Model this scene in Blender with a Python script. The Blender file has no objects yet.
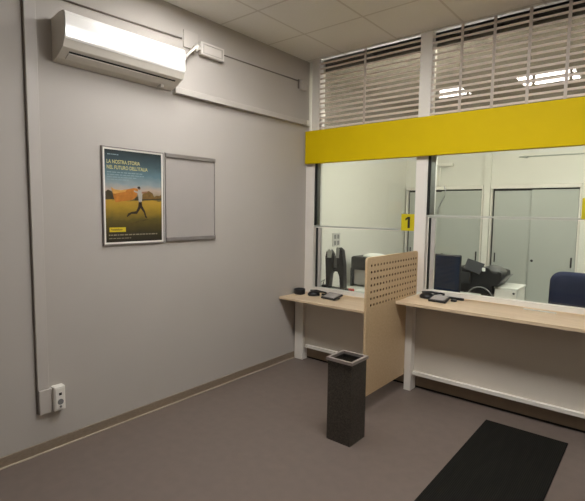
import bpy, bmesh, math, random
from mathutils import Vector, Matrix
random.seed(7)
PI = math.pi
SC = bpy.context.scene
COL = SC.collection

# ------------------------------------------------------------------ materials
def _mat(name):
    m = bpy.data.materials.new(name); m.use_nodes = True
    nt = m.node_tree; b = nt.nodes['Principled BSDF']
    return m, nt, b

def srgb(r, g, b):
    def f(c):
        c /= 255.0
        return c / 12.92 if c <= 0.04045 else ((c + 0.055) / 1.055) ** 2.4
    return (f(r), f(g), f(b), 1.0)

def mat(name, col, rough=0.5, metal=0.0, var=0.06, scale=18.0, bump=0.0, bscale=None, spec=0.5, stretch=None, coat=0.0):
    """Plain surface with a faint procedural mottling and optional bump."""
    m, nt, b = _mat(name)
    b.inputs['Roughness'].default_value = rough
    b.inputs['Metallic'].default_value = metal
    b.inputs['Specular IOR Level'].default_value = spec
    b.inputs['Coat Weight'].default_value = coat
    tc = nt.nodes.new('ShaderNodeTexCoord'); mp = nt.nodes.new('ShaderNodeMapping')
    if stretch: mp.inputs['Scale'].default_value = stretch
    nt.links.new(tc.outputs['Object'], mp.inputs['Vector'])
    nz = nt.nodes.new('ShaderNodeTexNoise'); nz.inputs['Scale'].default_value = scale
    nz.inputs['Detail'].default_value = 4.0
    nt.links.new(mp.outputs['Vector'], nz.inputs['Vector'])
    rp = nt.nodes.new('ShaderNodeValToRGB')
    rp.color_ramp.elements[0].position = 0.3; rp.color_ramp.elements[1].position = 0.7
    rp.color_ramp.elements[0].color = tuple(c * (1 - var) for c in col[:3]) + (1,)
    rp.color_ramp.elements[1].color = tuple(min(1, c * (1 + var)) for c in col[:3]) + (1,)
    nt.links.new(nz.outputs['Fac'], rp.inputs['Fac'])
    nt.links.new(rp.outputs['Color'], b.inputs['Base Color'])
    if bump:
        n2 = nt.nodes.new('ShaderNodeTexNoise'); n2.inputs['Scale'].default_value = bscale or scale * 6
        n2.inputs['Detail'].default_value = 3
        nt.links.new(mp.outputs['Vector'], n2.inputs['Vector'])
        bp = nt.nodes.new('ShaderNodeBump'); bp.inputs['Strength'].default_value = bump
        bp.inputs['Distance'].default_value = 0.002
        nt.links.new(n2.outputs['Fac'], bp.inputs['Height']); nt.links.new(bp.outputs['Normal'], b.inputs['Normal'])
    return m

def glow(name, col, strength):
    m, nt, b = _mat(name)
    b.inputs['Base Color'].default_value = (0.8, 0.8, 0.8, 1)
    b.inputs['Emission Color'].default_value = col
    b.inputs['Emission Strength'].default_value = strength
    return m

def glass(name, tint, refl=1.0):
    m = bpy.data.materials.new(name); m.use_nodes = True
    nt = m.node_tree; nt.nodes.clear()
    out = nt.nodes.new('ShaderNodeOutputMaterial'); mix = nt.nodes.new('ShaderNodeMixShader')
    tr = nt.nodes.new('ShaderNodeBsdfTransparent'); gl = nt.nodes.new('ShaderNodeBsdfGlossy')
    fr = nt.nodes.new('ShaderNodeFresnel'); fr.inputs['IOR'].default_value = 1.52
    mu = nt.nodes.new('ShaderNodeMath'); mu.operation = 'MULTIPLY'; mu.inputs[1].default_value = refl
    tr.inputs['Color'].default_value = tint; gl.inputs['Roughness'].default_value = 0.02
    nt.links.new(fr.outputs[0], mu.inputs[0]); nt.links.new(mu.outputs[0], mix.inputs['Fac'])
    nt.links.new(tr.outputs[0], mix.inputs[1]); nt.links.new(gl.outputs[0], mix.inputs[2])
    nt.links.new(mix.outputs[0], out.inputs['Surface'])
    return m

def ceiling_mat():
    m, nt, b = _mat('ceiling_tiles'); b.inputs['Roughness'].default_value = 0.9
    tc = nt.nodes.new('ShaderNodeTexCoord'); sp = nt.nodes.new('ShaderNodeSeparateXYZ')
    nt.links.new(tc.outputs['Object'], sp.inputs[0])
    def line(axis, off):
        a = nt.nodes.new('ShaderNodeMath'); a.operation = 'ADD'; a.inputs[1].default_value = off
        nt.links.new(sp.outputs[axis], a.inputs[0])
        p = nt.nodes.new('ShaderNodeMath'); p.operation = 'PINGPONG'; p.inputs[1].default_value = 0.3
        nt.links.new(a.outputs[0], p.inputs[0])
        l = nt.nodes.new('ShaderNodeMath'); l.operation = 'LESS_THAN'; l.inputs[1].default_value = 0.009
        nt.links.new(p.outputs[0], l.inputs[0]); return l
    lx = line(0, 2.61 + 6.0); ly = line(1, -2.70 + 6.0)
    mx = nt.nodes.new('ShaderNodeMath'); mx.operation = 'MAXIMUM'
    nt.links.new(lx.outputs[0], mx.inputs[0]); nt.links.new(ly.outputs[0], mx.inputs[1])
    nz = nt.nodes.new('ShaderNodeTexNoise'); nz.inputs['Scale'].default_value = 60
    nt.links.new(tc.outputs['Object'], nz.inputs['Vector'])
    rp = nt.nodes.new('ShaderNodeValToRGB')
    rp.color_ramp.elements[0].color = srgb(238, 236, 230); rp.color_ramp.elements[1].color = srgb(244, 242, 236)
    nt.links.new(nz.outputs['Fac'], rp.inputs['Fac'])
    mc = nt.nodes.new('ShaderNodeMix'); mc.data_type = 'RGBA'
    nt.links.new(mx.outputs[0], mc.inputs['Factor']); nt.links.new(rp.outputs['Color'], mc.inputs['A'])
    mc.inputs['B'].default_value = srgb(220, 216, 208)
    nt.links.new(mc.outputs['Result'], b.inputs['Base Color'])
    return m

def wood_mat(name, c0, c1):
    m, nt, b = _mat(name); b.inputs['Roughness'].default_value = 0.45
    tc = nt.nodes.new('ShaderNodeTexCoord'); mp = nt.nodes.new('ShaderNodeMapping')
    mp.inputs['Scale'].default_value = (2.5, 30, 30)
    nt.links.new(tc.outputs['Object'], mp.inputs['Vector'])
    nz = nt.nodes.new('ShaderNodeTexNoise'); nz.inputs['Scale'].default_value = 2.0; nz.inputs['Detail'].default_value = 5
    nt.links.new(mp.outputs['Vector'], nz.inputs['Vector'])
    rp = nt.nodes.new('ShaderNodeValToRGB')
    rp.color_ramp.elements[0].position = 0.3; rp.color_ramp.elements[1].position = 0.72
    rp.color_ramp.elements[0].color = c0; rp.color_ramp.elements[1].color = c1
    nt.links.new(nz.outputs['Fac'], rp.inputs['Fac']); nt.links.new(rp.outputs['Color'], b.inputs['Base Color'])
    return m

def mat_ribbed(name):
    m, nt, b = _mat(name); b.inputs['Roughness'].default_value = 0.9; b.inputs['Specular IOR Level'].default_value = 0.2
    tc = nt.nodes.new('ShaderNodeTexCoord')
    wv = nt.nodes.new('ShaderNodeTexWave'); wv.bands_direction = 'X'; wv.inputs['Scale'].default_value = 30
    wv.inputs['Distortion'].default_value = 0.4
    nt.links.new(tc.outputs['Object'], wv.inputs['Vector'])
    mp = nt.nodes.new('ShaderNodeMapping'); mp.inputs['Scale'].default_value = (5, 0.6, 1)
    nt.links.new(tc.outputs['Object'], mp.inputs['Vector'])
    nz = nt.nodes.new('ShaderNodeTexNoise'); nz.inputs['Scale'].default_value = 5; nz.inputs['Detail'].default_value = 6
    nt.links.new(mp.outputs['Vector'], nz.inputs['Vector'])
    ad = nt.nodes.new('ShaderNodeMath'); ad.operation = 'MULTIPLY'
    nt.links.new(wv.outputs['Fac'], ad.inputs[0]); nt.links.new(nz.outputs['Fac'], ad.inputs[1])
    rp = nt.nodes.new('ShaderNodeValToRGB')
    rp.color_ramp.elements[0].color = srgb(11, 11, 9); rp.color_ramp.elements[1].color = srgb(36, 35, 29)
    rp.color_ramp.elements[1].position = 0.7
    nt.links.new(ad.outputs[0], rp.inputs['Fac']); nt.links.new(rp.outputs['Color'], b.inputs['Base Color'])
    bp = nt.nodes.new('ShaderNodeBump'); bp.inputs['Strength'].default_value = 0.2; bp.inputs['Distance'].default_value = 0.002
    nt.links.new(wv.outputs['Fac'], bp.inputs['Height']); nt.links.new(bp.outputs['Normal'], b.inputs['Normal'])
    return m

def poster_sky_mat():
    """The printed picture: dusk sky over a golden field, as ink on the sheet."""
    m, nt, b = _mat('poster_print'); b.inputs['Roughness'].default_value = 0.35
    tc = nt.nodes.new('ShaderNodeTexCoord'); sp = nt.nodes.new('ShaderNodeSeparateXYZ')
    nt.links.new(tc.outputs['Generated'], sp.inputs[0])
    nz = nt.nodes.new('ShaderNodeTexNoise'); nz.inputs['Scale'].default_value = 6; nz.inputs['Detail'].default_value = 5
    mp = nt.nodes.new('ShaderNodeMapping'); mp.inputs['Scale'].default_value = (1, 1, 3)
    nt.links.new(tc.outputs['Generated'], mp.inputs[0]); nt.links.new(mp.outputs[0], nz.inputs['Vector'])
    mu = nt.nodes.new('ShaderNodeMath'); mu.operation = 'MULTIPLY_ADD'; mu.inputs[1].default_value = 0.09; mu.inputs[2].default_value = -0.045
    nt.links.new(nz.outputs['Fac'], mu.inputs[0])
    ad = nt.nodes.new('ShaderNodeMath'); ad.operation = 'ADD'
    nt.links.new(mu.outputs[0], ad.inputs[0]); nt.links.new(sp.outputs[2], ad.inputs[1])
    rp = nt.nodes.new('ShaderNodeValToRGB'); cr = rp.color_ramp
    stops = [(0.0, (38, 34, 26)), (0.1, (56, 50, 30)), (0.24, (96, 84, 36)), (0.38, (168, 136, 44)), (0.455, (184, 146, 52)),
             (0.475, (96, 84, 50)), (0.52, (150, 138, 112)), (0.57, (186, 166, 150)), (0.64, (140, 154, 156)), (0.74, (96, 124, 132)),
             (0.86, (62, 82, 88)), (1.0, (38, 48, 52))]
    while len(cr.elements) < len(stops): cr.elements.new(0.5)
    for e, (p, c) in zip(cr.elements, stops):
        e.position = p; e.color = srgb(*c)
    nt.links.new(ad.outputs[0], rp.inputs['Fac']); nt.links.new(rp.outputs['Color'], b.inputs['Base Color'])
    return m

M = dict(
    wall=mat('grey_wall_paint', srgb(186, 180, 172), 0.7, var=0.012, scale=3, bump=0.12, bscale=220),
    office=mat('white_wall_paint', srgb(232, 230, 220), 0.75, var=0.01, scale=3),
    ceil=ceiling_mat(),
    ceil_office=mat('office_ceiling_board', srgb(226, 220, 206), 0.9, var=0.02, scale=30),
    floor=mat('grey_vinyl_floor', srgb(116, 104, 96), 0.38, var=0.05, scale=14, bump=0.05, bscale=300, spec=0.35),
    base=mat('bronze_baseboard', srgb(160, 146, 128), 0.28, metal=0.45, var=0.10, scale=6, stretch=(1, 6, 20)),
    lip=mat('highlight_lip', srgb(224, 212, 192), 0.25, metal=0.3, var=0.04, scale=6),
    jbox=mat('pale_plastic', srgb(214, 208, 200), 0.4, var=0.01, scale=8),
    dark_base=mat('brown_baseboard', srgb(140, 122, 102), 0.5, var=0.08, scale=8),
    white=mat('white_lacquer', srgb(238, 233, 223), 0.4, var=0.015, scale=6),
    lowwall=mat('cream_panel', srgb(212, 204, 190), 0.55, var=0.015, scale=4),
    trunk=mat('trunking_plastic', srgb(192, 186, 178), 0.5, var=0.015, scale=6),
    plastic=mat('white_plastic', srgb(236, 232, 222), 0.35, var=0.01, scale=8),
    acfront=mat('glossy_white_plastic', srgb(244, 242, 236), 0.22, var=0.008, scale=8, coat=0.3),
    acbody=mat('satin_white_plastic', srgb(226, 220, 208), 0.45, var=0.01, scale=8),
    black=mat('black_plastic', srgb(26, 26, 28), 0.4, var=0.1, scale=14),
    dark=mat('charcoal_plastic', srgb(40, 40, 42), 0.45, var=0.1, scale=14),
    lid=mat('smoked_grey_plastic', srgb(92, 92, 90), 0.45, var=0.06, scale=14),
    grey=mat('grey_plastic', srgb(130, 130, 128), 0.45, var=0.06, scale=14),
    silver=mat('silver_metal', srgb(176, 172, 168), 0.35, metal=0.6, var=0.05, scale=20),
    alu=mat('aluminium', srgb(206, 204, 198), 0.4, metal=0.3, var=0.03, scale=12),
    sash=mat('sash_aluminium', srgb(186, 190, 180), 0.45, var=0.02, scale=12),
    gap=mat('dark_gasket', srgb(28, 32, 28), 0.6, var=0.1, scale=10),
    cable=mat('grey_cable', srgb(134, 126, 118), 0.6, var=0.05, scale=20),
    brown_cable=mat('dark_cable', srgb(126, 116, 108), 0.6, var=0.05, scale=20),
    yellow=mat('yellow_laminate', srgb(218, 189, 0), 0.6, var=0.02, scale=5, spec=0.15),
    tag=mat('yellow_tag', srgb(206, 190, 10), 0.5, var=0.02, scale=8),
    ink=mat('black_ink', srgb(24, 22, 18), 0.6, var=0.05, scale=20),
    slat=mat('slat_aluminium', srgb(226, 212, 198), 0.45, var=0.03, scale=10),
    strap=mat('slat_strap', srgb(196, 184, 172), 0.5, var=0.03, scale=10),
    wood=wood_mat('beech_laminate', srgb(214, 190, 156), srgb(228, 206, 174)),
    pwood=wood_mat('beech_panel_laminate', srgb(204, 176, 136), srgb(216, 190, 150)),
    core=mat('brown_board_core', srgb(92, 66, 42), 0.8, var=0.1, scale=40),
    wedge=mat('beech_edge', srgb(206, 186, 154), 0.5, var=0.05, scale=20),
    bin=mat('speckled_dark_steel', srgb(74, 69, 62), 0.5, metal=0.2, var=0.42, scale=110, bump=0.3, bscale=160),
    binrim=mat('steel_rim', srgb(170, 160, 154), 0.4, metal=0.5, var=0.05, scale=20),
    mat=mat_ribbed('ribbed_mat'),
    cab=mat('light_grey_door', srgb(184, 188, 180), 0.4, var=0.01, scale=4),
    navy=mat('navy_fabric', srgb(14, 26, 58), 0.85, var=0.12, scale=60, bump=0.3, bscale=400),
    screen=mat('dark_blue_screen', srgb(13, 30, 54), 0.5, var=0.45, scale=4, spec=0.2),
    bezel=mat('black_bezel', srgb(18, 20, 24), 0.3, var=0.05, scale=12),
    paper=mat('white_paper', srgb(232, 232, 224), 0.7, var=0.02, scale=12),
    green=mat('green_folder', srgb(96, 132, 112), 0.6, var=0.05, scale=12),
    red=mat('red_plastic', srgb(186, 60, 56), 0.45, var=0.05, scale=12),
    desk=mat('pale_desk_top', srgb(206, 206, 196), 0.5, var=0.02, scale=8),
    board=mat('grey_display_board', srgb(172, 166, 160), 0.5, var=0.015, scale=8),
    bar=mat('dull_metal_bar', srgb(140, 134, 130), 0.45, metal=0.3, var=0.04, scale=14),
    glass=glass('clear_glass', (0.95, 0.98, 0.95, 1)),
    glass2=glass('tinted_sliding_glass', (0.95, 0.98, 0.96, 1)),
    glass3=glass('upper_glass', (0.62, 0.60, 0.56, 1), 2.2),
    poster=poster_sky_mat(),
    lamp=glow('tube_light', (1.0, 0.98, 0.975, 1), 48.0),
    lamp_dim=glow('dimmer_tube_light', (1.0, 0.98, 0.975, 1), 24.5),
    lamp3=glow('added_beam_tube', (1.0, 0.975, 0.925, 1), 100.0),
    lamp2=glow('added_office_light', (1.0, 0.975, 0.925, 1), 44.0),
)
PR = {n: mat('ink_' + n, srgb(*c), 0.4, var=v, scale=s) for n, (c, v, s) in dict(
    cream=((198, 192, 132), 0.05, 60), pale=((138, 160, 164), 0.05, 60), cloth=((182, 116, 44), 0.22, 26), cloth2=((208, 156, 78), 0.15, 30),
    tree=((66, 58, 38), 0.25, 40), tree2=((120, 92, 46), 0.25, 40), shirt=((176, 172, 164), 0.1, 60), trousers=((46, 34, 28), 0.1, 60),
    skin=((150, 110, 84), 0.1, 60), hair=((40, 32, 26), 0.1, 60), shade=((84, 72, 34), 0.2, 30), yel=((214, 190, 44), 0.03, 30),
    small=((150, 144, 124), 0.1, 60), sun=((206, 176, 150), 0.06, 12)).items()}

# ------------------------------------------------------------------ geometry helpers
class MB:
    def __init__(self): self.bm = bmesh.new()
    def box(self, x0, x1, y0, y1, z0, z1, bev=0.0, mi=0):
        r = bmesh.ops.create_cube(self.bm, size=1.0)
        vs = r['verts']
        for v in vs:
            v.co = Vector(((x0 + x1) / 2 + v.co.x * (x1 - x0), (y0 + y1) / 2 + v.co.y * (y1 - y0), (z0 + z1) / 2 + v.co.z * (z1 - z0)))
        fs = set(f for v in vs for f in v.link_faces)
        for f in fs: f.material_index = mi
        if bev:
            es = list(set(e for v in vs for e in v.link_edges))
            bmesh.ops.bevel(self.bm, geom=es, offset=bev, segments=2, affect='EDGES', profile=0.5)
        return self
    def prism(self, pts, axis, a, b, mi=0):
        """extrude 2D polygon along axis: axis 0 -> pts are (y,z); 1 -> (x,z); 2 -> (x,y)"""
        def P(p, t):
            return {0: (t, p[0], p[1]), 1: (p[0], t, p[1]), 2: (p[0], p[1], t)}[axis]
        A = [self.bm.verts.new(P(p, a)) for p in pts]; B = [self.bm.verts.new(P(p, b)) for p in pts]
        fs = [self.bm.faces.new(A), self.bm.faces.new(B[::-1])]
        n = len(pts)
        for i in range(n): fs.append(self.bm.faces.new((A[i], B[i], B[(i + 1) % n], A[(i + 1) % n])))
        for f in fs: f.material_index = mi
        return self
    def tube(self, pts, r, n=8, mi=0):
        pts = [Vector(p) for p in pts]; rings = []
        for i, p in enumerate(pts):
            d = (pts[min(i + 1, len(pts) - 1)] - pts[max(i - 1, 0)]).normalized()
            u = d.cross(Vector((0, 0, 1)))
            if u.length < 1e-3: u = d.cross(Vector((1, 0, 0)))
            u.normalize(); w = d.cross(u)
            rr = r[i] if isinstance(r, (list, tuple)) else r
            rings.append([self.bm.verts.new(p + u * (rr * math.cos(2 * PI * k / n)) + w * (rr * math.sin(2 * PI * k / n))) for k in range(n)])
        for a, b in zip(rings, rings[1:]):
            for k in range(n):
                f = self.bm.faces.new((a[k], a[(k + 1) % n], b[(k + 1) % n], b[k])); f.smooth = True; f.material_index = mi
        for c in (rings[0][::-1], rings[-1]): self.bm.faces.new(c).material_index = mi
        return self
    def cyl(self, x, y, z0, z1, r, n=24, r2=None, mi=0):
        return self.tube([(x, y, z0), (x, y, z1)], [r, r if r2 is None else r2], n, mi)
    def slab(self, w, h, t, rad, curve=0.0, mi=0, power=None):
        """upright rounded cushion in the XZ plane, thickness along Y, bent by curve*x^2"""
        out = []; N = 7
        for cx, cz, a0 in ((w/2-rad, h/2-rad, 0), (-w/2+rad, h/2-rad, PI/2), (-w/2+rad, -h/2+rad, PI), (w/2-rad, -h/2+rad, 1.5*PI)):
            for k in range(N): a = a0 + PI/2*k/(N-1); out.append((cx + rad*math.cos(a), cz + rad*math.sin(a)))
        def ring(s, y): return [self.bm.verts.new((p[0]*s, y + curve*(p[0]*s)**2, p[1]*s)) for p in out]
        seq = [(0.3, -t/2), (0.6, -t/2), (0.85, -t/2*0.97), (0.96, -t/2*0.75), (1.0, -t/2*0.2), (1.0, t/2*0.2), (0.96, t/2*0.75), (0.85, t/2*0.97), (0.6, t/2), (0.3, t/2)]
        R = [ring(*s) for s in seq]; n = len(out)
        for a, b in zip(R, R[1:]):
            for k in range(n): 
                f = self.bm.faces.new((a[k], a[(k+1) % n], b[(k+1) % n], b[k])); f.smooth = True; f.material_index = mi
        for c in (R[0][::-1], R[-1]):
            f = self.bm.faces.new(c); f.smooth = True; f.material_index = mi
        return self
    def xf(self, m):
        bmesh.ops.transform(self.bm, matrix=m, verts=self.bm.verts); return self
    def build(self, name, mats, parent=None, origin=None, smooth=False):
        bmesh.ops.recalc_face_normals(self.bm, faces=self.bm.faces)
        if parent is not None and origin is None: origin = root_loc(parent)
        o0 = Vector(origin or (0, 0, 0))
        if o0.length: bmesh.ops.translate(self.bm, vec=-o0, verts=self.bm.verts)
        if smooth:
            for f in self.bm.faces: f.smooth = True
        me = bpy.data.meshes.new(name); self.bm.to_mesh(me); self.bm.free()
        for m in (mats if isinstance(mats, (list, tuple)) else [mats]): me.materials.append(m)
        o = bpy.data.objects.new(name, me); COL.objects.link(o)
        if parent is not None: o.parent = parent
        else: o.location = o0
        return o

def root_loc(o):
    while o.parent: o = o.parent
    return o.location.copy()

def tag(o, label, cat, group=None):
    o['label'] = label; o['category'] = cat
    if group: o['group'] = group
    return o
def thing(name, loc, label, cat, group=None):
    o = bpy.data.objects.new(name, None); COL.objects.link(o); o.location = loc; o.empty_display_size = 0.05
    return tag(o, label, cat, group)
def struct(o): o['kind'] = 'structure'; return o
def sroot(name, loc):
    o = bpy.data.objects.new(name, None); COL.objects.link(o); o.location = loc; o.empty_display_size = 0.05
    return struct(o)
def text_into(mb, body, size, place, mi, sx=1.0, spacing=1.0, bold=0.0):
    """flat lettering added to a mesh: place maps (u, v) of the text plane to a point in space"""
    cu = bpy.data.curves.new('lettering', 'FONT'); cu.body = body; cu.size = size; cu.space_character = spacing; cu.offset = bold
    ob = bpy.data.objects.new('lettering', cu); COL.objects.link(ob)
    dg = bpy.context.evaluated_depsgraph_get(); me = bpy.data.meshes.new_from_object(ob.evaluated_get(dg))
    vs = [mb.bm.verts.new(place(v.co.x * sx, v.co.y)) for v in me.vertices]
    for p in me.polygons:
        try: mb.bm.faces.new([vs[i] for i in p.vertices]).material_index = mi
        except ValueError: pass
    bpy.data.objects.remove(ob); bpy.data.curves.remove(cu); bpy.data.meshes.remove(me)

# ------------------------------------------------------------------ the setting
XL, YF, H, HO = -3.05, 3.92, 3.17, 3.055      # left wall, glazed front, ceilings
XR, YB, YO = 2.0, -2.6, 6.36                  # right wall, wall behind, office back wall
YI = 3.99                                      # office side of the glazed front

struct(MB().box(XL-.15, XR+.15, YB-.15, 7.0, -.1, 0).build('floor', M['floor']))
struct(MB().box(XL-.15, XR+.15, YB-.15, YI, H, H+.1).build('ceiling', M['ceil']))
struct(MB().box(XL-.15, XR+.15, 4.04, 7.0, HO, HO+.045).build('ceiling_office', M['ceil_office']))
struct(MB().box(XL-.15, XR+.15, YI, 7.0, 3.6, 3.7).build('ceiling_plenum', M['dark']))
struct(MB().box(XL-.15, XL, YB-.15, 3.955, 0, H).build('wall_left', M['wall']))
struct(MB().box(XL-.15, XL, 3.955, 7.0, 0, 3.6).build('wall_office_left', M['office']))
struct(MB().box(XR, XR+.15, YB-.15, YI, 0, H).build('wall_right', M['wall']))
struct(MB().box(XR, XR+.15, YI, 7.0, 0, 3.6).build('wall_office_right', M['office']))
struct(MB().box(XL, XR, YB-.15, YB, 0, H).build('wall_rear', M['wall']))
struct(MB().box(XL, XR, 6.8, 6.95, 0, 3.6).box(XL, XR, YO, 6.8, 1.965, HO).build('wall_back', M['office']))
# low wall below the counters, plus the closed stretch right of the second window
struct(MB().box(XL, -1.70, 3.78, YI, .165, .672).box(-1.70, XR, 3.78, YI, .165, .805)
       .build('wall_partition', M['lowwall']))
struct(MB().box(-.245, XR, YF, YI, .805, H).build('wall_partition_right', M['lowwall']))
struct(MB().box(XL+.16, -1.79, 3.745, 3.78, .14, .172, .003).build('trim_1', M['white']))
struct(MB().box(-1.672, XR, 3.745, 3.78, .14, .172, .003).build('trim_2', M['white']))
struct(MB().box(XL, XR, 3.82, YI, .022, .165).box(XL, XR, 3.835, YI, 0, .022, mi=1).build('baseboard_partition', [M['dark_base'], M['ink']]))  # bottom strip coloured black as the shadow gap at the floor
struct(MB().box(XL, XL+.014, YB, 3.80, .005, .068, .002).box(XL, XL+.026, YB, 3.79, 0, .007, .002, mi=1).build('baseboard_left', [M['base'], M['lip']]))  # pale lip added as the bright highlight along the floor edge
# white posts of the glazed front
struct(MB().box(XL, -2.937, YF, YI, .705, 2.44).box(-2.985, -2.89, YF, YI, 2.44, H).build('trim_3', M['white']))
struct(MB().box(-1.785, -1.675, YF, YI, .865, H, .003).build('trim_4', M['white']))
struct(MB().box(-.355, -.245, YF, YI, .865, H, .003).build('trim_5', M['white']))
struct(MB().box(-1.905, -1.828, 6.315, 6.36, 0, HO).build('trim_6', M['office']))
struct(MB().box(-.79, -.66, 6.315, 6.36, 0, 1.965).build('trim_7', M['office']))
struct(MB().box(XL, XR, YF+.005, YI, 2.10, 2.438).build('trim_8', M['white']))     # beam behind the yellow fascia

# ------------------------------------------------------------------ the two glazed windows
def window(n, x0, x1, zs, zm, zt=2.10):
    r = sroot('window_%d' % n, (x0, YF, zs))
    MB().box(x0, x1, 3.925, 3.985, zs-.028, zs+.012, .003).build('bottom_rail', M['white'], r)
    MB().box(x0-.004, x1+.004, 3.94, 3.975, zm-.008, zm+.008, .002).build('middle_rail', M['sash'], r)
    g = MB().box(x0, x0+.014, 3.93, 3.965, zm+.01, zt)
    g.box(x0+.018, x0+.032, 3.945, 3.975, zs+.012, zm-.016).build('gasket', M['gap'], r)
    MB().box(x0+.036, x0+.075, 3.955, 3.983, zs+.012, zm-.016, .002).box(x0+.019, x0+.06, 3.955, 3.983, zm+.01, zt, .002).build('sash_stile', M['alu'], r)
    MB().box(x0+.019, x1, 3.948, 3.954, zm+.01, zt).build('upper_pane', M['glass'], r)
    MB().box(x0+.036, x1, 3.958, 3.964, zs+.012, zm-.016).build('lower_pane', M['glass2'], r)
window(1, -2.937, -1.785, .758, 1.43)
window(2, -1.675, -.355, .884, 1.562)

# ------------------------------------------------------------------ fascia, louvres, number tags
tag(MB().box(XL+.022, XR-.01, 3.868, 3.918, 2.094, 2.434, .003).build('fascia_panel', M['yellow']),
    'long plain yellow fascia band running above both counter windows', 'fascia')

def louvre(x0, x1, straps, label):
    r = thing('louvre_grille', (x0, YF, 2.44), label, 'louvre', 'louvre grilles above the yellow band')
    s = MB(); z = 2.462
    while z < H - .02:
        a = math.radians(2); ca, sa = math.cos(a), math.sin(a)
        lip = [(3.934, z-.010), (3.931, z-.007), (3.930, z), (3.931, z+.007), (3.935, z+.010)]      # rounded front nose
        blade = [(3.937+.012*ca, z+.010+.012*sa), (3.938+.012*ca, z+.0078+.012*sa), (3.938, z+.0075), (3.937, z-.0095)]
        s.prism(lip+blade, 0, x0, x1); z += .0505
    s.build('slat_bank', M['slat'], r)
    MB().box(x0, x1, 4.0225, 4.0275, 2.44, H-.004).build('pane', M['glass3'], r)
    for x in straps:
        MB().box(x-.011, x+.011, 3.924, 3.932, 2.44, H-.004).build('strap', M['strap'], r)
    return r
louvre(-2.89, -1.785, [-2.35], 'narrower slatted louvre at the left of the pillar, above window number one')
louvre(-1.675, -.355, [-1.42, -1.16, -.90, -.64], 'wider slatted louvre right of the pillar, with four vertical straps')

def number_tag(x0, x1, z0, z1, label, num=None):
    r = thing('number_tag', (x0, 3.94, z0), label, 'sign', 'yellow number tags on the windows')
    MB().box(x0, x1, 3.936, 3.945, z0, z1, .001).build('plate', M['tag'], r)
    if num:
        b = MB(); cx = (x0+x1)/2
        # heavy block numeral: flag, stem
        pts = [(-.002, .052), (-.026, .036), (-.026, .016), (-.002, .030), (-.002, -.052), (.021, -.052), (.021, .052)]
        b.prism([(cx+p[0], (z0+z1)/2+p[1]) for p in pts], 1, 3.9345, 3.9358)
        b.build('numeral', M['ink'], r)
number_tag(-1.922, -1.787, 1.422, 1.578, 'yellow square tag with a black number 1 on the left window', '1')
number_tag(-.487, -.352, 1.56, 1.716, 'yellow square tag on the right window, cut by the right image edge')

# ------------------------------------------------------------------ counters and divider
r = thing('service_counter', (-2.4, 3.7, 0), 'lower pale beech counter in the corner, between left wall and perforated divider', 'counter', 'service counters')
MB().box(XL+.002, -1.760, 3.495, 4.20, .682, .705, .002).build('worktop', M['wood'], r)
MB().box(-3.03, -2.92, 3.735, 3.778, 0, .681, .003).box(-3.03, -2.92, 3.778, 3.818, 0, .16).build('leg', M['white'], r)
r = thing('service_counter', (-1.0, 3.7, 0), 'higher pale beech counter right of the perforated divider, under the wide window', 'counter', 'service counters')
MB().box(-1.733, -.25, 3.495, 4.20, .815, .84, .002).box(-.25, .5, 3.495, 3.918, .815, .84, .002).build('worktop', M['wood'], r)
MB().box(-1.735, -1.672, 3.71, 3.778, 0, .814, .003).box(-1.735, -1.672, 3.778, 3.818, 0, .16).build('leg', M['white'], r)

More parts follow.
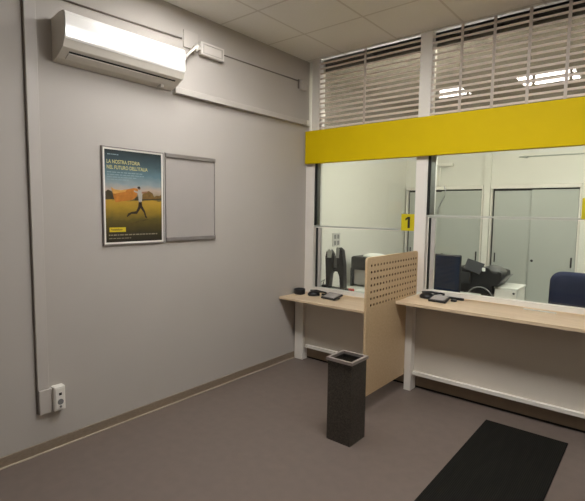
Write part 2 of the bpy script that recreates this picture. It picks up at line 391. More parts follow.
def divider():
    xa, xb = -1.755, -1.735
    mb = MB(); bm = mb.bm
    y0, z0, cy, cz, ny, nz, hr = 3.075-.025, .868-.026, .05, .052, 17, 7, .0105
    yA, yB, zB, zT = 3.01, 3.915, .145, 1.245
    yE, zE = y0+cy*ny, z0+cz*nz
    K = 8
    for x, s in ((xa, 1), (xb, -1)):
        for i in range(ny):
            for j in range(nz):
                c = (y0+cy*(i+.5), z0+cz*(j+.5))
                sq = [(c[0]+a*cy/2, c[1]+b*cz/2) for a, b in ((1,0),(1,1),(0,1),(-1,1),(-1,0),(-1,-1),(0,-1),(1,-1))]
                A = [bm.verts.new((x, *p)) for p in sq]
                B = [bm.verts.new((x, c[0]+hr*math.cos(k*PI/4), c[1]+hr*math.sin(k*PI/4))) for k in range(K)]
                for k in range(K): bm.faces.new((A[k], A[(k+1) % K], B[(k+1) % K], B[k]))
    for i in range(ny):
        for j in range(nz):
            c = (y0+cy*(i+.5), z0+cz*(j+.5))
            A, B = [[bm.verts.new((x, c[0]+hr*math.cos(k*PI/4), c[1]+hr*math.sin(k*PI/4))) for k in range(K)] for x in (xa, xb)]
            for k in range(K): bm.faces.new((A[k], A[(k+1) % K], B[(k+1) % K], B[k])).material_index = 1
    def arc(cy_, cz_, r_, a0, a1, n=6): return [(cy_+r_*math.cos(a0+(a1-a0)*k/n), cz_+r_*math.sin(a0+(a1-a0)*k/n)) for k in range(n+1)]
    R = .028
    strips = [[(yA, zB), (3.705, zB), (3.705, z0), (yA, z0)],
              [(yA, z0), (y0, z0), (y0, zE), (yA, zE)],
              [(yE, z0), (yB, z0), (yB, zE), (yE, zE)]]
    top = [(yA, zE), (yB, zE)] + arc(yB-R, zT-R, R, 0, PI/2) + arc(yA+R, zT-R, R, PI/2, PI)
    strips.append(top)
    for x in (xa, xb):
        for st in strips: bm.faces.new([bm.verts.new((x, *p)) for p in st])
    outl = [(yA, zB), (3.705, zB), (3.705, z0), (yB, z0)] + arc(yB-R, zT-R, R, 0, PI/2) + arc(yA+R, zT-R, R, PI/2, PI)
    for i in range(len(outl)):
        p, q = outl[i], outl[(i+1) % len(outl)]
        bm.faces.new([bm.verts.new((x, *c)) for x, c in ((xa, p), (xa, q), (xb, q), (xb, p))])
    bmesh.ops.remove_doubles(bm, verts=bm.verts, dist=1e-5)
    return tag(mb.build('divider_panel', [M['pwood'], M['core']], origin=(xa, yA, zB)),
               'beech privacy panel with rows of drilled holes, standing between the two counters', 'divider')
divider()

# ------------------------------------------------------------------ things on the counters
def dish(x, y, z):
    mb = MB(); n = 28
    prof = [(.0, 0), (.050, 0), (.058, .005), (.060, .056), (.057, .060), (.052, .060), (.050, .016), (0, .012)]
    rings = [[mb.bm.verts.new((x+r_*math.cos(2*PI*k/n), y+r_*math.sin(2*PI*k/n), z+h)) for k in range(n)] for r_, h in prof[1:-1]]
    for a, b in zip(rings, rings[1:]):
        for k in range(n): mb.bm.faces.new((a[k], a[(k+1) % n], b[(k+1) % n], b[k])).smooth = True
    mb.bm.faces.new(rings[0][::-1]); mb.bm.faces.new(rings[-1])
    return mb
tag(dish(-2.984, 3.755, .705).build('sponge_cup', M['black'], origin=(-2.984, 3.755, .705)),
    'small round black cup at the left wall end of the low counter', 'cup')

def pen_stand(x, y, z, label, s=1.0, rz=0.0):
    r = thing('pen_stand', (x, y, z), label, 'pen stand', 'pens on stands at the windows')
    R_ = Matrix.Translation((x, y, z)) @ Matrix.Rotation(rz, 4, 'Z') @ Matrix.Scale(s, 4)
    b = MB(); b.tube([(0, 0, 0), (0, 0, .010), (0, 0, .024), (0, 0, .032)], [.040, .042, .030, .012], 20).xf(R_); b.build('base', M['black'], r)
    c = MB(); c.tube([(.03, 0, .012), (.05, -.012, .03), (.075, -.016, .034), (.092, 0, .028), (.088, .018, .016), (.07, .022, .008), (.055, .012, .010)], .0055, 8).xf(R_)
    c.build('cord', M['black'], r)
    p = MB(); p.tube([(-.03, .01, .030), (.02, .006, .034), (.062, .002, .030), (.07, .001, .029)], [.005, .0065, .006, .002], 8).xf(R_); p.build('pen', M['dark'], r)
    return r
pen_stand(-2.83, 3.80, .705, 'black pen stand with looped cord beside the black cup on the low counter', 1.55, .15)
pen_stand(-1.598, 3.83, .84, 'black pen stand with looped cord on the higher counter, next to the perforated divider', 1.55, .3)

def pad(x, y, z, w, d, tilt, rz, label):
    r = thing('signature_pad', (x, y, z), label, 'terminal', 'signature pads on the counters')
    R_ = Matrix.Translation((x, y, z)) @ Matrix.Rotation(rz, 4, 'Z')
    T = R_ @ Matrix.Translation((0, -d/2, .006)) @ Matrix.Rotation(tilt, 4, 'X')
    hb = .012
    b = MB().box(-w/2, w/2, 0, d, -.004, hb, .003).xf(T); b.build('body', M['dark'], r)
    b = MB().box(-w*.42, w*.36, d*.16, d*.9, hb, hb+.0015).xf(T); b.build('display', M['board'], r)
    st = MB().prism([(-d/2+.02, .002), (d/2*.86, .002), (d/2*.86, .010+d*.9*math.sin(tilt))], 0, -w*.3, w*.3).xf(R_)
    st.build('foot', M['black'], r)
    p = MB().tube([(w*.40, d*.1, hb+.004), (w*.42, d*.86, hb+.004), (w*.42, d*.95, hb+.004)], [.005, .005, .002], 8).xf(T); p.build('stylus', M['silver'], r)
    return r
pad(-2.575, 3.77, .705, .18, .14, .24, -.12, 'flat dark signature pad on the low counter beside the perforated divider')
pad(-1.445, 3.735, .84, .152, .125, .24, -.05, 'flat silver and dark signature pad on the higher counter')
tag(MB().box(-1.378, -1.332, 3.80, 3.84, .84, .858, .006).build('stamp', M['dark'], origin=(-1.355, 3.82, .84)),
    'tiny dark block on the higher counter just right of the signature pad', 'stamp')
s = MB().box(-.83, -.60, 3.895, 3.91, .84, .848, .002)
tag(s.build('ruler', M['paper'], origin=(-.71, 3.90, .84)), 'thin pale strip lying along the back of the higher counter', 'ruler')
tag(MB().box(-1.50, -1.30, 3.90, 3.918, .84, .862, .003).build('tray_slot', M['black'], origin=(-1.4, 3.91, .84)),
    'narrow dark slot piece under the right window, behind the signature pad', 'tray')

# ------------------------------------------------------------------ bin and mat
bx0, bx1, by0, by1, bh = -1.750, -1.558, 2.530, 2.725, .570
r = thing('waste_bin', ((bx0+bx1)/2, (by0+by1)/2, 0), 'tall square dark speckled bin with pale rim standing on the floor', 'bin')
w = MB(); t = .004
w.box(bx0, bx1, by0, by0+t, .006, bh).box(bx0, bx1, by1-t, by1, .006, bh).box(bx0, bx0+t, by0+t, by1-t, .006, bh).box(bx1-t, bx1, by0+t, by1-t, .006, bh)
w.box(bx0, bx1, by0, by1, 0, .006)
w.build('body', M['bin'], r)
k = MB(); e = .010; iw = .020; zt0, zt1 = bh, bh+.020
def ring_box(mb, X0, X1, Y0, Y1, w_, z0, z1):
    O = [(X0, Y0), (X1, Y0), (X1, Y1), (X0, Y1)]; I = [(X0+w_, Y0+w_), (X1-w_, Y0+w_), (X1-w_, Y1-w_), (X0+w_, Y1-w_)]
    V = {}
    for nm, P_, z in (('ob', O, z0), ('ot', O, z1), ('ib', I, z0), ('it', I, z1)): V[nm] = [mb.bm.verts.new((*p, z)) for p in P_]
    for i in range(4):
        j = (i+1) % 4
        for a, b in (('ob', 'ot'), ('ot', 'it'), ('it', 'ib'), ('ib', 'ob')): mb.bm.faces.new((V[a][i], V[a][j], V[b][j], V[b][i]))
    return mb
ring_box(k, bx0-e, bx1+e, by0-e, by1+e, iw, zt0, zt1).build('rim', M['binrim'], r)
MB().box(bx0+t, bx1-t, by0+t, by1-t, bh-.16, bh-.15).build('inner_liner', M['black'], r)
tag(MB().box(-.975, -.425, 1.9, 3.565, 0, .009, .003).build('floor_mat', M['mat'], origin=(-.7, 2.7, 0)),
    'long black ribbed mat lying on the floor before the higher counter', 'mat')

# ------------------------------------------------------------------ left wall: air conditioner, trunking, cables
r = thing('air_conditioner', (XL, 1.75, 2.51), 'white split air conditioner unit mounted high on the left wall', 'air conditioner')
y0, y1 = 1.302, 2.188
P = [(0, 2.772), (.10, 2.786), (.160, 2.786), (.172, 2.778), (.176, 2.62), (.150, 2.575), (.06, 2.528), (0, 2.512)]
MB().prism([(XL+.001+p[0], p[1]) for p in P], 1, y0, y1).build('body', M['acbody'], r)
Fp = [(.160, 2.787), (.174, 2.782), (.184, 2.765), (.186, 2.70), (.184, 2.63), (.178, 2.617), (.174, 2.617), (.174, 2.775)]
f = MB().prism([(XL+p[0], p[1]) for p in Fp], 1, y0+.004, y1-.002); f.build('front_panel', M['acfront'], r)
# under the panel: outlet slot and flap
def slant(d): return 2.528 + (d-.06)/(.15-.06)*(2.575-2.528)
MB().prism([(XL+.118, slant(.118)-.004), (XL+.127, slant(.127)-.004), (XL+.127, slant(.127)+.002), (XL+.118, slant(.118)+.002)], 1, y0+.05, y1-.05).build('outlet_slot', M['ink'], r)
MB().prism([(XL+.070, slant(.07)-.007), (XL+.114, slant(.114)-.007), (XL+.114, slant(.114)+.001), (XL+.070, slant(.07)+.001)], 1, y0+.05, y1-.05).build('flap', M['acbody'], r)
MB().box(XL+.02, XL+.07, 2.05, 2.075, 2.505, 2.53, .003).build('drain_spout', M['trunk'], r)

r = thing('cable_trunk', (XL, 1.169, .42), 'wall coloured upright cable trunk from ceiling to the socket', 'trunking', 'cable trunks on the left wall')
MB().box(XL, XL+.024, 1.136, 1.205, .424, H, .003).build('duct', M['trunk'], r)
MB().box(XL, XL+.008, 1.1305, 1.1355, .27, H).build('side_gap_shade', M['brown_cable'], r)  # dark strip standing in for the shadow in the gap beside the duct
r = thing('cable_trunk', (XL, 3.0, 2.50), 'level cable trunk running from air conditioner to the corner', 'trunking', 'cable trunks on the left wall')
MB().box(XL, XL+.045, 2.20, 3.918, 2.497, 2.545, .003).build('duct', M['trunk'], r)
MB().box(XL, XL+.050, 3.86, 3.917, 2.492, 2.550, .003).build('end_cap', M['plastic'], r)

r = thing('socket_box', (XL, 1.2, .26), 'white socket box low on the left wall, at foot of trunk', 'socket')
MB().box(XL, XL+.030, 1.140, 1.2195, .262, .4235, .004).build('junction_housing', M['trunk'], r)
MB().box(XL, XL+.056, 1.220, 1.292, .268, .43, .006).build('housing', M['plastic'], r)
q = MB().box(XL+.056, XL+.061, 1.227, 1.285, .28, .418, .002).build('faceplate', M['plastic'], r)
MB().box(XL+.0605, XL+.062, 1.248, 1.266, .372, .389, .001).build('switch', M['ink'], q)
MB().tube([(XL+.0605, 1.257, .328), (XL+.0625, 1.257, .328)], .019, 20).build('outlet', M['grey'], q)
MB().tube([(XL+.0615, 1.257, .296), (XL+.0628, 1.257, .296)], .008, 12).build('outlet', M['grey'], q)

tag(MB().tube([(XL+.007, 1.208, 2.905), (XL+.007, 2.29, 2.938)], .0065, 8).build('wall_cable', M['brown_cable'], origin=(XL, 1.2, 2.9)),
    'dark cable clipped level along the left wall above the air conditioner', 'cable', 'cables high on the left wall')
tag(MB().tube([(XL+.006, 2.712, 2.925), (XL+.006, 3.765, 2.938)], .006, 8).build('wall_cable', M['cable'], origin=(XL, 2.7, 2.92)),
    'thin grey cable from white junction box to the sensor in the corner', 'cable', 'cables high on the left wall')
tag(MB().box(XL, XL+.012, 2.305, 2.445, 2.88, 3.012, .002).build('wall_mount_plate', M['trunk'], origin=(XL, 2.375, 2.94)),
    'flat white cover plate on the wall above the air conditioner right end', 'cover plate')
r = thing('junction_box', (XL, 2.58, 2.86), 'white oblong junction box on the wall right of the air conditioner', 'junction box')
MB().box(XL, XL+.045, 2.452, 2.703, 2.853, 2.958, .006).build('housing', M['jbox'], r)
ring_box(MB(), 0, .205, 0, .075, .006, 0, .004).xf(Matrix(((0, 0, 1, XL+.0445), (1, 0, 0, 2.475), (0, 1, 0, 2.868), (0, 0, 0, 1)))).build('lid_edge', M['trunk'], r)
tag(MB().tube([(XL+.05, 2.21, 2.70), (XL+.06, 2.27, 2.76), (XL+.05, 2.33, 2.83), (XL+.035, 2.39, 2.88), (XL+.03, 2.46, 2.90)], .010, 8)
    .tube([(XL+.06, 2.20, 2.72), (XL+.085, 2.29, 2.80), (XL+.07, 2.37, 2.875), (XL+.03, 2.40, 2.91), (XL+.025, 2.36, 2.86)], .009, 8)
    .tube([(XL+.045, 2.38, 2.865), (XL+.05, 2.42, 2.90)], .022, 10)
    .build('pipe_bundle', M['plastic'], origin=(XL, 2.3, 2.7)), 'white looped pipes between the air conditioner and junction box', 'pipes')
r = thing('motion_detector', (XL, 3.82, 2.85), 'small white sensor box near the ceiling corner on the left wall', 'sensor')
MB().box(XL, XL+.05, 3.775, 3.85, 2.852, 2.952, .010).build('housing', M['trunk'], r)
MB().box(XL, XL+.008, 3.755, 3.775, 2.862, 2.955, .002).build('bracket', M['brown_cable'], r)
MB().box(XL, XL+.015, 3.85, 3.915, 2.92, 2.95, .003).build('duct', M['trunk'], r)

# ------------------------------------------------------------------ poster frames
def frame_ring(mb, y0, y1, z0, z1, w_, x0, x1):
    return ring_box(mb, 0, y1-y0, 0, z1-z0, w_, x0, x1).xf(Matrix(((0, 0, 1, 0), (1, 0, 0, y0), (0, 1, 0, z0), (0, 0, 0, 1))))
fy0, fy1, fz0, fz1 = 1.604, 2.102, 1.335, 2.028
r = thing('poster_frame', (XL, (fy0+fy1)/2, fz0), 'framed poster of a runner in a golden field on left wall', 'poster', 'poster frames on the left wall')
frame_ring(MB(), fy0, fy1, fz0, fz1, .007, XL, XL+.016).build('outer_edge', M['bar'], r)
frame_ring(MB(), fy0+.007, fy1-.007, fz0+.007, fz1-.007, .012, XL, XL+.013).build('frame', M['plastic'], r)
py0, py1, pz0, pz1 = fy0+.019, fy1-.019, fz0+.019, fz1-.019
PW, PH = py1-py0, pz1-pz0
p = MB(); p.box(XL+.001, XL+.008, py0, py1, pz0, pz1, mi=0)
names = list(PR); mi = {n: i+1 for i, n in enumerate(names)}
lay = [0]
def uv(u, v, k=0): return (XL+.0084+k*.00015, py0+u*PW, pz1-v*PH)
def shape(pts, n, k):
    f = p.bm.faces.new([p.bm.verts.new(uv(u, v, k)) for u, v in pts]); f.material_index = mi[n]
def blob(cx, cy, rx, ry, n, k, N=14, rough=.2, seed=0):
    rnd = random.Random(seed)
    shape([(cx+rx*math.cos(2*PI*i/N)*(1+rough*(rnd.random()-.5)), cy+ry*math.sin(2*PI*i/N)*(1+rough*(rnd.random()-.5))) for i in range(N)], n, k)
# tree line, far trees
shape([(0, .53), (0, .455), (.05, .43), (.11, .445), (.14, .48), (.16, .53)], 'tree', 1)
shape([(.60, .525), (.64, .47), (.70, .44), (.76, .425), (.83, .45), (.86, .50), (.90, .475), (.96, .48), (1.0, .46), (1.0, .515)], 'tree2', 1)
shape([(.5, .53), (.53, .49), (.58, .50), (.62, .52), (.9, .515), (1, .505), (1, .525), (.5, .54)], 'tree', 2)
_uv = uv
def uv(u, v, k=0): return _uv(u-.03, v, k)
# cloth streaming behind the runner
shape([(.13, .40), (.19, .425), (.30, .43), (.42, .415), (.52, .40), (.585, .405), (.59, .44), (.56, .50), (.48, .535), (.38, .545), (.28, .555), (.20, .565), (.17, .51), (.15, .45)], 'cloth', 3)
shape([(.13, .40), (.19, .425), (.30, .43), (.40, .42), (.37, .445), (.27, .46), (.20, .47), (.165, .47)], 'cloth2', 4)
# ground shadow, runner
shape([(.42, .80), (.60, .765), (.76, .745), (.78, .755), (.62, .785), (.44, .83), (.30, .86), (.28, .85)], 'shade', 4)
shape([(.59, .425), (.64, .42), (.67, .45), (.665, .51), (.655, .555), (.60, .56), (.595, .50)], 'shirt', 5)
shape([(.65, .44), (.76, .432), (.765, .447), (.66, .462)], 'skin', 5)
shape([(.60, .44), (.52, .425), (.515, .44), (.60, .462)], 'shirt', 5)
blob(.615, .402, .024, .017, 'skin', 6, seed=3); blob(.607, .394, .026, .014, 'hair', 7, seed=4)
shape([(.60, .55), (.655, .55), (.665, .60), (.71, .655), (.735, .715), (.755, .73), (.745, .74), (.715, .73), (.69, .675), (.635, .625)], 'trousers', 5)
shape([(.60, .55), (.645, .56), (.63, .63), (.565, .69), (.47, .69), (.415, .715), (.40, .725), (.385, .715), (.41, .685), (.47, .668), (.55, .66), (.59, .61)], 'trousers', 5)
uv = _uv
# yellow badge, small print, headline
shape([(.06, .838), (.335, .838), (.335, .888), (.06, .888)], 'yel', 6)
def letters(txt, size, u, v, n, k, sx=1.0, bold=0.0):
    x0, yy, zz = uv(u, v, k)
    text_into(p, txt, size, lambda a, b: (x0, yy+a, zz+b), mi[n], sx, bold=bold)
letters('Posteitaliane', .021, .085, .872, 'trousers', 7, .82, .0003)
letters('LA NOSTRA STORIA', .036, .035, .145, 'cream', 4, .80, .0007)
letters("NEL FUTURO DELL'ITALIA", .036, .035, .205, 'cream', 4, .78, .0007)
for i, ww in enumerate((.56, .62, .50, .36)):
    u = .04; rnd = random.Random(i)
    while u < .04+ww:
        l = .03+.05*rnd.random(); shape([(u, .235+i*.026), (u+l, .235+i*.026), (u+l, .245+i*.026), (u, .245+i*.026)], 'pale', 3); u += l+.012
for v0, ww, hh in ((.915, .92, .013), (.955, .42, .008)):
    u = .05; rnd = random.Random(int(v0*100))
    while u < ww:
        l = .02+.05*rnd.random(); shape([(u, v0), (u+l, v0), (u+l, v0+hh), (u, v0+hh)], 'small', 3); u += l+.012
u = .05
for l in (.05, .02, .06, .03): shape([(u, .045), (u+l, .045), (u+l, .055), (u, .055)], 'pale', 3); u += l+.008
p.build('poster_sheet', [M['poster']] + [PR[n] for n in names], r)

gy0, gy1, gz0, gz1 = 2.121, 2.625, 1.337, 2.034
r = thing('poster_frame', (XL, (gy0+gy1)/2, gz0), 'empty grey poster frame with clamp bars, right of the runner poster', 'poster frame', 'poster frames on the left wall')
MB().box(XL, XL+.007, gy0+.006, gy1-.006, gz0+.006, gz1-.006).build('back_board', M['board'], r)
frame_ring(MB(), gy0, gy1, gz0, gz1, .007, XL, XL+.013).build('frame', M['silver'], r)
MB().box(XL+.006, XL+.020, gy0, gy1, gz1-.036, gz1-.004, .004).build('clamp_bar', M['bar'], r)
MB().box(XL+.006, XL+.020, gy0, gy1, gz0+.004, gz0+.036, .004).build('clamp_bar', M['bar'], r)

# ------------------------------------------------------------------ office beyond the glass
def cabinet(x0, x1, label):
    r = thing('storage_cabinet', ((x0+x1)/2, 6.56, 0), label, 'cabinet', 'sliding door cabinets in the back office')
    y0, y1, t = 6.325, 6.79, .02
    c = MB().box(x0, x0+t, y0, y1, 0, 1.93).box(x1-t, x1, y0, y1, 0, 1.93).box(x0, x1, y0-.01, y1, 1.915, 1.96)
    c.box(x0+t, x1-t, y1-t, y1, .06, 1.915).box(x0+t, x1-t, y0+.02, y1-t, 0, .06).build('carcass', M['white'], r)
    MB().box(x0+.004, x1-.004, y0+.07, y0+.08, 1.87, 1.914).box(x0+t, x0+t+.03, y0+.05, y0+.055, .06, 1.914).box(x1-t-.03, x1-t, y0+.05, y0+.055, .06, 1.914).build('track_gap_shade', M['gap'], r)  # dark strips colour in the shade of the track and door gaps
    xm = (x0+x1)/2
    d1 = MB().box(x0+t+.022, xm+.03, y0+.034, y0+.048, .065, 1.885, .002).build('door', M['cab'], r)
    d2 = MB().box(xm-.02, x1-t-.006, y0+.010, y0+.026, .065, 1.895, .002).build('door', M['cab'], r)
    MB().box(x0+t+.05, x0+t+.066, y0+.026, y0+.036, .945, 1.07, .003).build('handle', M['black'], d1)
    MB().box(x1-t-.052, x1-t-.034, y0+.002, y0+.012, .945, 1.07, .003).build('handle', M['black'], d2)
    MB().tube([(xm+.02, y0+.002, 1.0), (xm+.02, y0+.012, 1.0)], .016, 14).build('lock', M['ink'], d2)
cabinet(-3.02, -1.915, 'tall pale sliding cabinet at the left of the back office wall')
cabinet(-1.82, -.795, 'tall pale sliding cabinet at the right of the back office, behind the blue chair')

tag(MB().box(-2.60, -2.33, 6.28, 6.355, 2.235, 2.275, .004).xf(Matrix.Identity(4)).build('wall_bracket', M['plastic'], origin=(-2.46, 6.35, 2.25)),
    'short white bracket high on the office wall above the left cabinet', 'bracket')
tag(MB().box(-2.575, -2.525, 6.33, 6.36, 1.97, 2.235, .003).build('conduit', M['plastic'], origin=(-2.55, 6.35, 1.97)),
    'short upright white conduit under the bracket, above the left cabinet', 'conduit', 'office wall conduits')
tag(MB().tube([(-1.50, 6.352, 2.31), (-.3, 6.352, 2.31)], .008, 8).tube([(-1.45, 6.35, 2.31), (-1.40, 6.345, 2.305)], .016, 8).build('conduit', M['sash'], origin=(-1.5, 6.35, 2.3)),
    'thin grey conduit running level high on the office back wall above the right cabinet', 'conduit', 'office wall conduits')
tag(MB().tube([(-1.585, 3.97, 1.58), (-1.592, 3.985, 1.63), (-1.575, 4.0, 1.68), (-1.545, 4.0, 1.73), (-1.535, 4.0, 1.78), (-1.55, 4.0, 1.83)], .004, 6).build('loose_wire', M['grey'], origin=(-1.585, 3.97, 1.58)),
    'thin curling wire at the upper left of the right window', 'wire')
r = thing('wall_socket_plate', (XL, 4.52, 1.12), 'pale double socket plate on the office wall behind the left window', 'socket')
MB().box(XL, XL+.012, 4.445, 4.60, 1.175, 1.335, .003).build('plate', M['alu'], r)
for z in (1.29, 1.215):
    for y in (4.49, 4.555): MB().box(XL+.012, XL+.014, y-.022, y+.022, z-.026, z+.026, .001).build('insert', M['grey'], r)

def desk(x0, x1, y0, y1, z, label):
    r = thing('office_desk', ((x0+x1)/2, (y0+y1)/2, 0), label, 'desk', 'office desks')
    MB().box(x0, x1, y0, y1, z-.028, z, .003).build('desk_top', M['desk'], r)
    for x in (x0+.05, x1-.05):
        for y in (y0+.05, y1-.05): MB().box(x-.02, x+.02, y-.02, y+.02, 0, z-.028).build('leg', M['grey'], r)
desk(-3.03, -1.87, 4.23, 5.10, .70, 'pale desk behind the left window carrying the black stand and printer')
desk(-1.865, -1.50, 4.40, 5.05, .72, 'small pale desk behind the right window, under the dark blue monitor')

# black double-armed stand
x, y, z = -2.765, 4.10, .705
r = thing('desk_stand', (x, y, z), 'black desk stand with two upright arms and pale caps behind the left window', 'stand')
b = MB().box(x-.145, x+.13, y-.075, y+.08, z, z+0.05, .008).box(x-.13, x-.07, y-.08, y-.02, z+0.045, z+0.081, .01).box(x+.0, x+.08, y-.07, y+.0, z+0.045, z+0.052, .01)
b.build('base', M['black'], r)
a1 = MB().prism([(x-.10, z+0.045), (x-.06, z+0.045), (x-.042, z+0.203), (x-.025, z+0.224), (x-.025, z+0.422), (x-.06, z+0.468), (x-.10, z+0.447), (x-.115, z+0.386), (x-.105, z+0.203)], 1, y-.03, y+.03).build('arm', M['black'], r)
a2 = MB().prism([(x+.085, z+0.045), (x+.135, z+0.045), (x+.125, z+0.305), (x+.10, z+0.468), (x+.06, z+0.498), (x+.038, z+0.468), (x+.04, z+0.254), (x+.075, z+0.183)], 1, y-.03, y+.03).build('arm', M['black'], r)
MB().prism([(x-.085, z+0.381), (x-.035, z+0.381), (x-.025, z+0.447), (x-.06, z+0.483), (x-.085, z+0.457)], 1, y-.036, y-.028).build('cap', M['paper'], a1)
MB().prism([(x+.03, z+0.386), (x+.065, z+0.386), (x+.07, z+0.483), (x+.05, z+0.508), (x+.03, z+0.488)], 1, y-.036, y-.028).build('cap', M['paper'], a2)
MB().box(x-.03, x+.05, y-.015, y+.015, z+0.233, z+0.275, .005).build('crossbar', M['black'], r)
MB().box(x-.02, x+.035, y+.0, y+.01, z+0.275, z+0.407, .003).build('plate', M['grey'], r)
tag(MB().tube([(x-.17, y-.07, z+0.008), (x-.19, y-.03, z+0.045), (x-.185, y+.0, z+0.095), (x-.165, y+.03, z+0.122), (x-.165, y+.0, z+0.048), (x-.17, y-.05, z+0.008), (x-.16, y-.085, z+0.008), (x-.05, y-.088, z+0.008)], .007, 8).build('coiled_cable', M['black'], origin=(x-.16, y-.07, z)),
    'tangled black cable beside the black desk stand at the left window', 'cable')
# printer on the left desk, mostly behind the divider
x, y, z = -2.72, 4.78, .70
r = thing('desktop_printer', (x, y, z), 'black desktop printer with pale front, half hidden behind the divider', 'printer', 'office printers')
MB().box(x-.18, x+.26, y-.16, y+.18, z+.20, z+.36, .025).box(x-.18, x-.145, y-.16, y+.18, z, z+.22, .008).box(x+.22, x+.26, y-.16, y+.18, z, z+.22, .008).box(x-.18, x+.26, y-.02, y+.18, z, z+.21, .008).build('body', M['black'], r)
MB().box(x-.143, x+.218, y-.13, y-.022, z+.02, z+.20, .006).build('front_cover', M['board'], r)
MB().tube([(x+.06, y, z+.36), (x+.06, y, z+.375), (x+.06, y, z+.392), (x+.06, y, z+.398)], [.14, .135, .09, .02], 20).build('top_paper_roll', M['paper'], r)
for i, (xx, yy, rz, lab) in enumerate(((-2.58, 4.43, .2, 'white paper sheet on the office desk nearest the divider'), (-2.40, 4.36, -.3, 'white paper sheet partly behind the perforated divider'))):
    tag(MB().box(-.10, .10, -.07, .07, 0, .004).xf(Matrix.Translation((xx, yy, .70+i*.0042)) @ Matrix.Rotation(rz, 4, 'Z')).build('paper_sheet', M['paper'], origin=(xx, yy, .70)),
        lab, 'paper', 'papers on the office desk')
tag(MB().box(-2.70, -2.625, 4.235, 4.28, .70, .738, .006).build('ink_pad', M['red'], origin=(-2.66, 4.26, .70)),
    'small flat red object on the desk behind the left window', 'ink pad')

# monitor behind the right window
x, y, z = -1.755, 4.72, .72
r = thing('monitor', (x, y, z), 'dark blue flat monitor standing close behind the right window', 'monitor')
MB().slab(.285, .40, .03, .012).xf(Matrix.Translation((x, y, z+.235))).build('housing', M['bezel'], r)
MB().box(x-.13, x+.13, y-.018, y-.0152, z+.05, z+.42).build('screen', M['screen'], r)
MB().box(x-.03, x+.03, y+.012, y+.035, z+.01, z+.25, .005).build('stem', M['black'], r)
MB().box(x-.11, x+.11, y-.05, y+.10, z, z+.014, .005).build('base', M['black'], r)
MB().box(x-.175, x-.144, y-.01, y+.012, z+.355, z+.385, .004).build('side_clip', M['black'], r)
# paper trays left of the monitor
x, y, z = -2.01, 4.955, .70
for i in range(7):
    zz = z+i*.0405
    g = i % 3 == 1
    tag(MB().box(x-.14, x+.14, y-.13, y+.13, zz, zz+.040, .004).build('folder', M['green'] if g else M['paper'], origin=(x, y, zz)),
        ('green' if g else 'white') + ' folder lying in the stack between the pillar and the dark monitor', 'folder', 'green folders in the office stack' if g else 'white folders in the office stack')

# big black machine on a table, with pale pedestal
x, y, z = -1.52, 5.30, .62
r = thing('machine_table', (-1.66, 5.36, 0), 'dark table under the black office machine', 'table')
MB().box(-1.92, -1.43, 5.12, 5.62, .58, .62, .004).build('table_top', M['black'], r)
for xx in (-1.89, -1.46):
    for yy in (5.15, 5.59): MB().box(xx-.02, xx+.02, yy-.02, yy+.02, 0, .58).build('leg', M['black'], r)
r = thing('pedestal', (-1.30, 5.43, 0), 'white drawer pedestal right of the black office machine', 'cabinet')
MB().box(-1.415, -1.19, 5.24, 5.62, .03, .77, .004).build('body', M['paper'], r)
MB().box(-1.42, -1.18, 5.23, 5.63, .77, .79, .004).build('top', M['paper'], r)
d = MB().box(-1.41, -1.195, 5.228, 5.24, .42, .765, .003).build('drawer', M['white'], r)
MB().tube([(-1.215, 5.226, .735), (-1.215, 5.216, .735)], .012, 10).build('lock', M['dark'], d)
MB().box(-1.41, -1.195, 5.228, 5.24, .05, .41, .003).build('drawer', M['white'], r)
x, y, z = -1.66, 5.36, .62
r = thing('office_machine', (x, y, z), 'large black office machine with tilted panel and grey lid behind the right window', 'printer', 'office printers')
MB().prism([(-1.80, z), (-1.43, z), (-1.43, .80), (-1.38, .80), (-1.33, .88), (-1.34, .95), (-1.49, .995), (-1.62, .965), (-1.80, .985)], 1, 5.18, 5.54).build('body', M['black'], r)
MB().box(-.095, .095, -.065, .065, -.012, .012, .006).xf(Matrix.Translation((-1.625, 5.17, .998)) @ Matrix.Rotation(.26, 4, 'Y') @ Matrix.Rotation(1.35, 4, 'X')).build('control_panel', M['dark'], r)
MB().box(-1.79, -1.66, 5.15, 5.18, .80, .93, .004).build('front_bracket', M['dark'], r)
l = MB(); l.tube([(-.095, 0, 0), (-.085, 0, 0), (-.05, 0, 0), (0, 0, 0), (.05, 0, 0), (.085, 0, 0), (.095, 0, 0)], [.015, .034, .050, .056, .050, .034, .015], 20)
l.xf(Matrix.Translation((-1.415, 5.30, .962)) @ Matrix.Rotation(.30, 4, 'Y') @ Matrix.Diagonal((1, 2.4, 1, 1))); l.build('lid', M['lid'], r)
MB().box(.0, .12, -.13, .13, 0, .008, .003).xf(Matrix.Translation((-1.36, 5.32, .835)) @ Matrix.Rotation(-.80, 4, 'Y')).build('side_tray', M['grey'], r)
MB().box(-1.535, -1.505, 5.155, 5.18, .955, .995, .003).build('key', M['paper'], r)
pts = [(-1.68 + .155 - .155*math.cos(a), 5.085, .60 + .19*math.sin(a)) for a in [PI*k/14 for k in range(15)]]
tag(MB().tube([(-1.68, 5.085, 0.005), (-1.68, 5.085, .3)] + pts + [(-1.37, 5.085, .3), (-1.37, 5.085, 0.005)], .007, 8).build('arched_tube', M['grey'], origin=(-1.645, 5.085, 0)),
    'thin pale hoop arching in front of the black office machine', 'tube')

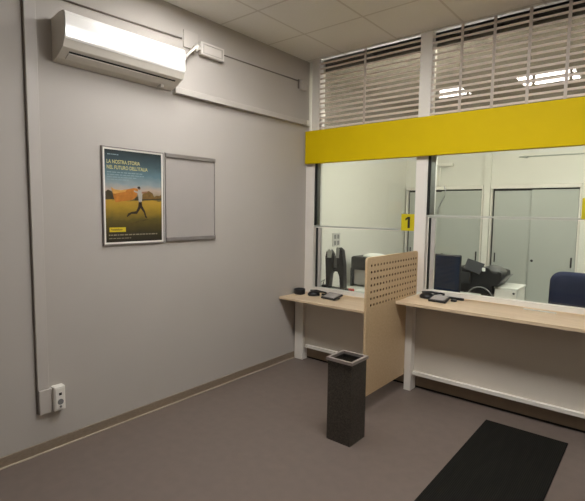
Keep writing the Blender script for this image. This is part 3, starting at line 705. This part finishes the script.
# blue office chair
x, y = -.545, 4.80
r = thing('office_chair', (x, y, 0), 'navy blue swivel office chair seen from behind, right window', 'chair')
MB().slab(.52, .56, .075, .10, -.55).xf(Matrix.Translation((x, y, .785)) @ Matrix.Rotation(-.10, 4, 'X')).build('backrest', M['navy'], r)
MB().slab(.48, .46, .08, .09).xf(Matrix.Translation((x, y+.27, .47)) @ Matrix.Rotation(PI/2, 4, 'X')).build('seat', M['navy'], r)
MB().tube([(x, y+.22, .425), (x, y+.0, .43), (x, y-.075, .50), (x, y-.068, .72)], .022, 10).build('back_bracket', M['black'], r)
MB().cyl(x, y+.27, .11, .43, .028, 14).build('gas_lift', M['black'], r)
bs = MB()
for k in range(5):
    a = 2*PI*k/5 + .3; bs.tube([(x, y+.27, .12), (x+.28*math.cos(a), y+.27+.28*math.sin(a), .075)], [.03, .018], 8)
bs.build('base', M['black'], r)
for k in range(5):
    a = 2*PI*k/5 + .3; cx, cy = x+.28*math.cos(a), y+.27+.28*math.sin(a)
    MB().tube([(cx-.02, cy, .03), (cx+.02, cy, .03)], .03, 14).tube([(cx, cy, .05), (cx, cy, .085)], .008, 8).build('caster', M['black'], r)

# ------------------------------------------------------------------ lamps
def ceiling_light(x, y, z, lx, ly, m, label, dz=.075):
    r = thing('ceiling_light', (x, y, z), label, 'light', 'ceiling lights')
    ring_box(MB(), x-lx/2-.02, x+lx/2+.02, y-ly/2-.02, y+ly/2+.02, .02, z-.035, z-.001).build('frame', M['white'], r)
    MB().box(x-lx/2, x+lx/2, y-ly/2, y+ly/2, z-dz, z-.020).build('diffuser', m, r)
ceiling_light(-2.34, 2.125, H, .56, .42, M['lamp_dim'], 'square ceiling lamp above the air conditioner, nearest the left wall', .03)
ceiling_light(-1.14, 2.125, H, .56, .42, M['lamp'], 'square ceiling lamp ahead of the viewer, second from the left wall', .045)
ceiling_light(0.06, 2.125, H, .56, .42, M['lamp_dim'], 'added unseen ceiling lamp, assumed third in the row from the left wall', .045)  # assumed lamp, added to spread the light more evenly across the room
ceiling_light(-1.11, -.9, H, .34, .22, M['lamp_dim'], 'added unseen fill lamp on the public room ceiling behind the viewer', .045)  # made-up fill lamp, added to brighten the upper left wall
ceiling_light(0.05, 4.5, HO, .56, .56, M['lamp2'], 'added office ceiling lamp beyond the right window, kept out of view')  # assumed lamp, placed out of view to light the office
r = thing('tube_light', (-1.9, 4.03, 2.17), 'added unseen tube lamp hidden on the office side of the beam behind the fascia', 'light')  # made-up tube, hidden behind the beam to light the office walls
MB().box(-2.52, -1.28, YI, YI+.03, 2.14, 2.22, .004).build('housing', M['white'], r)
MB().tube([(-2.5, YI+.05, 2.18), (-1.3, YI+.05, 2.18)], .014, 12).build('tube', M['lamp3'], r)

w = bpy.data.worlds.new('World'); SC.world = w; w.use_nodes = True
w.node_tree.nodes['Background'].inputs['Color'].default_value = (0.02, 0.02, 0.02, 1)
w.node_tree.nodes['Background'].inputs['Strength'].default_value = 1.0

# ------------------------------------------------------------------ camera
yaw, pit, rol = -0.6887, -0.08895, 0.012878
F = Vector((math.sin(yaw)*math.cos(pit), math.cos(yaw)*math.cos(pit), math.sin(pit)))
rr = F.cross(Vector((0, 0, 1))).normalized(); uu = rr.cross(F)
R2 = math.cos(rol)*rr + math.sin(rol)*uu; U2 = -math.sin(rol)*rr + math.cos(rol)*uu
cd = bpy.data.cameras.new('camera'); cam = bpy.data.objects.new('camera', cd); COL.objects.link(cam)
mw = Matrix((R2, U2, -F)).transposed().to_4x4(); mw.translation = (0, 0, 1.6)
cam.matrix_world = mw; cd.sensor_width = 36.0; cd.lens = 452.7/585*36.0; cd.clip_start = 0.05
SC.camera = cam

vs = SC.view_settings
vs.view_transform = 'Standard'; vs.look = 'None'; vs.gamma = 1.0; vs.exposure = 0.06; vs.use_curve_mapping = False
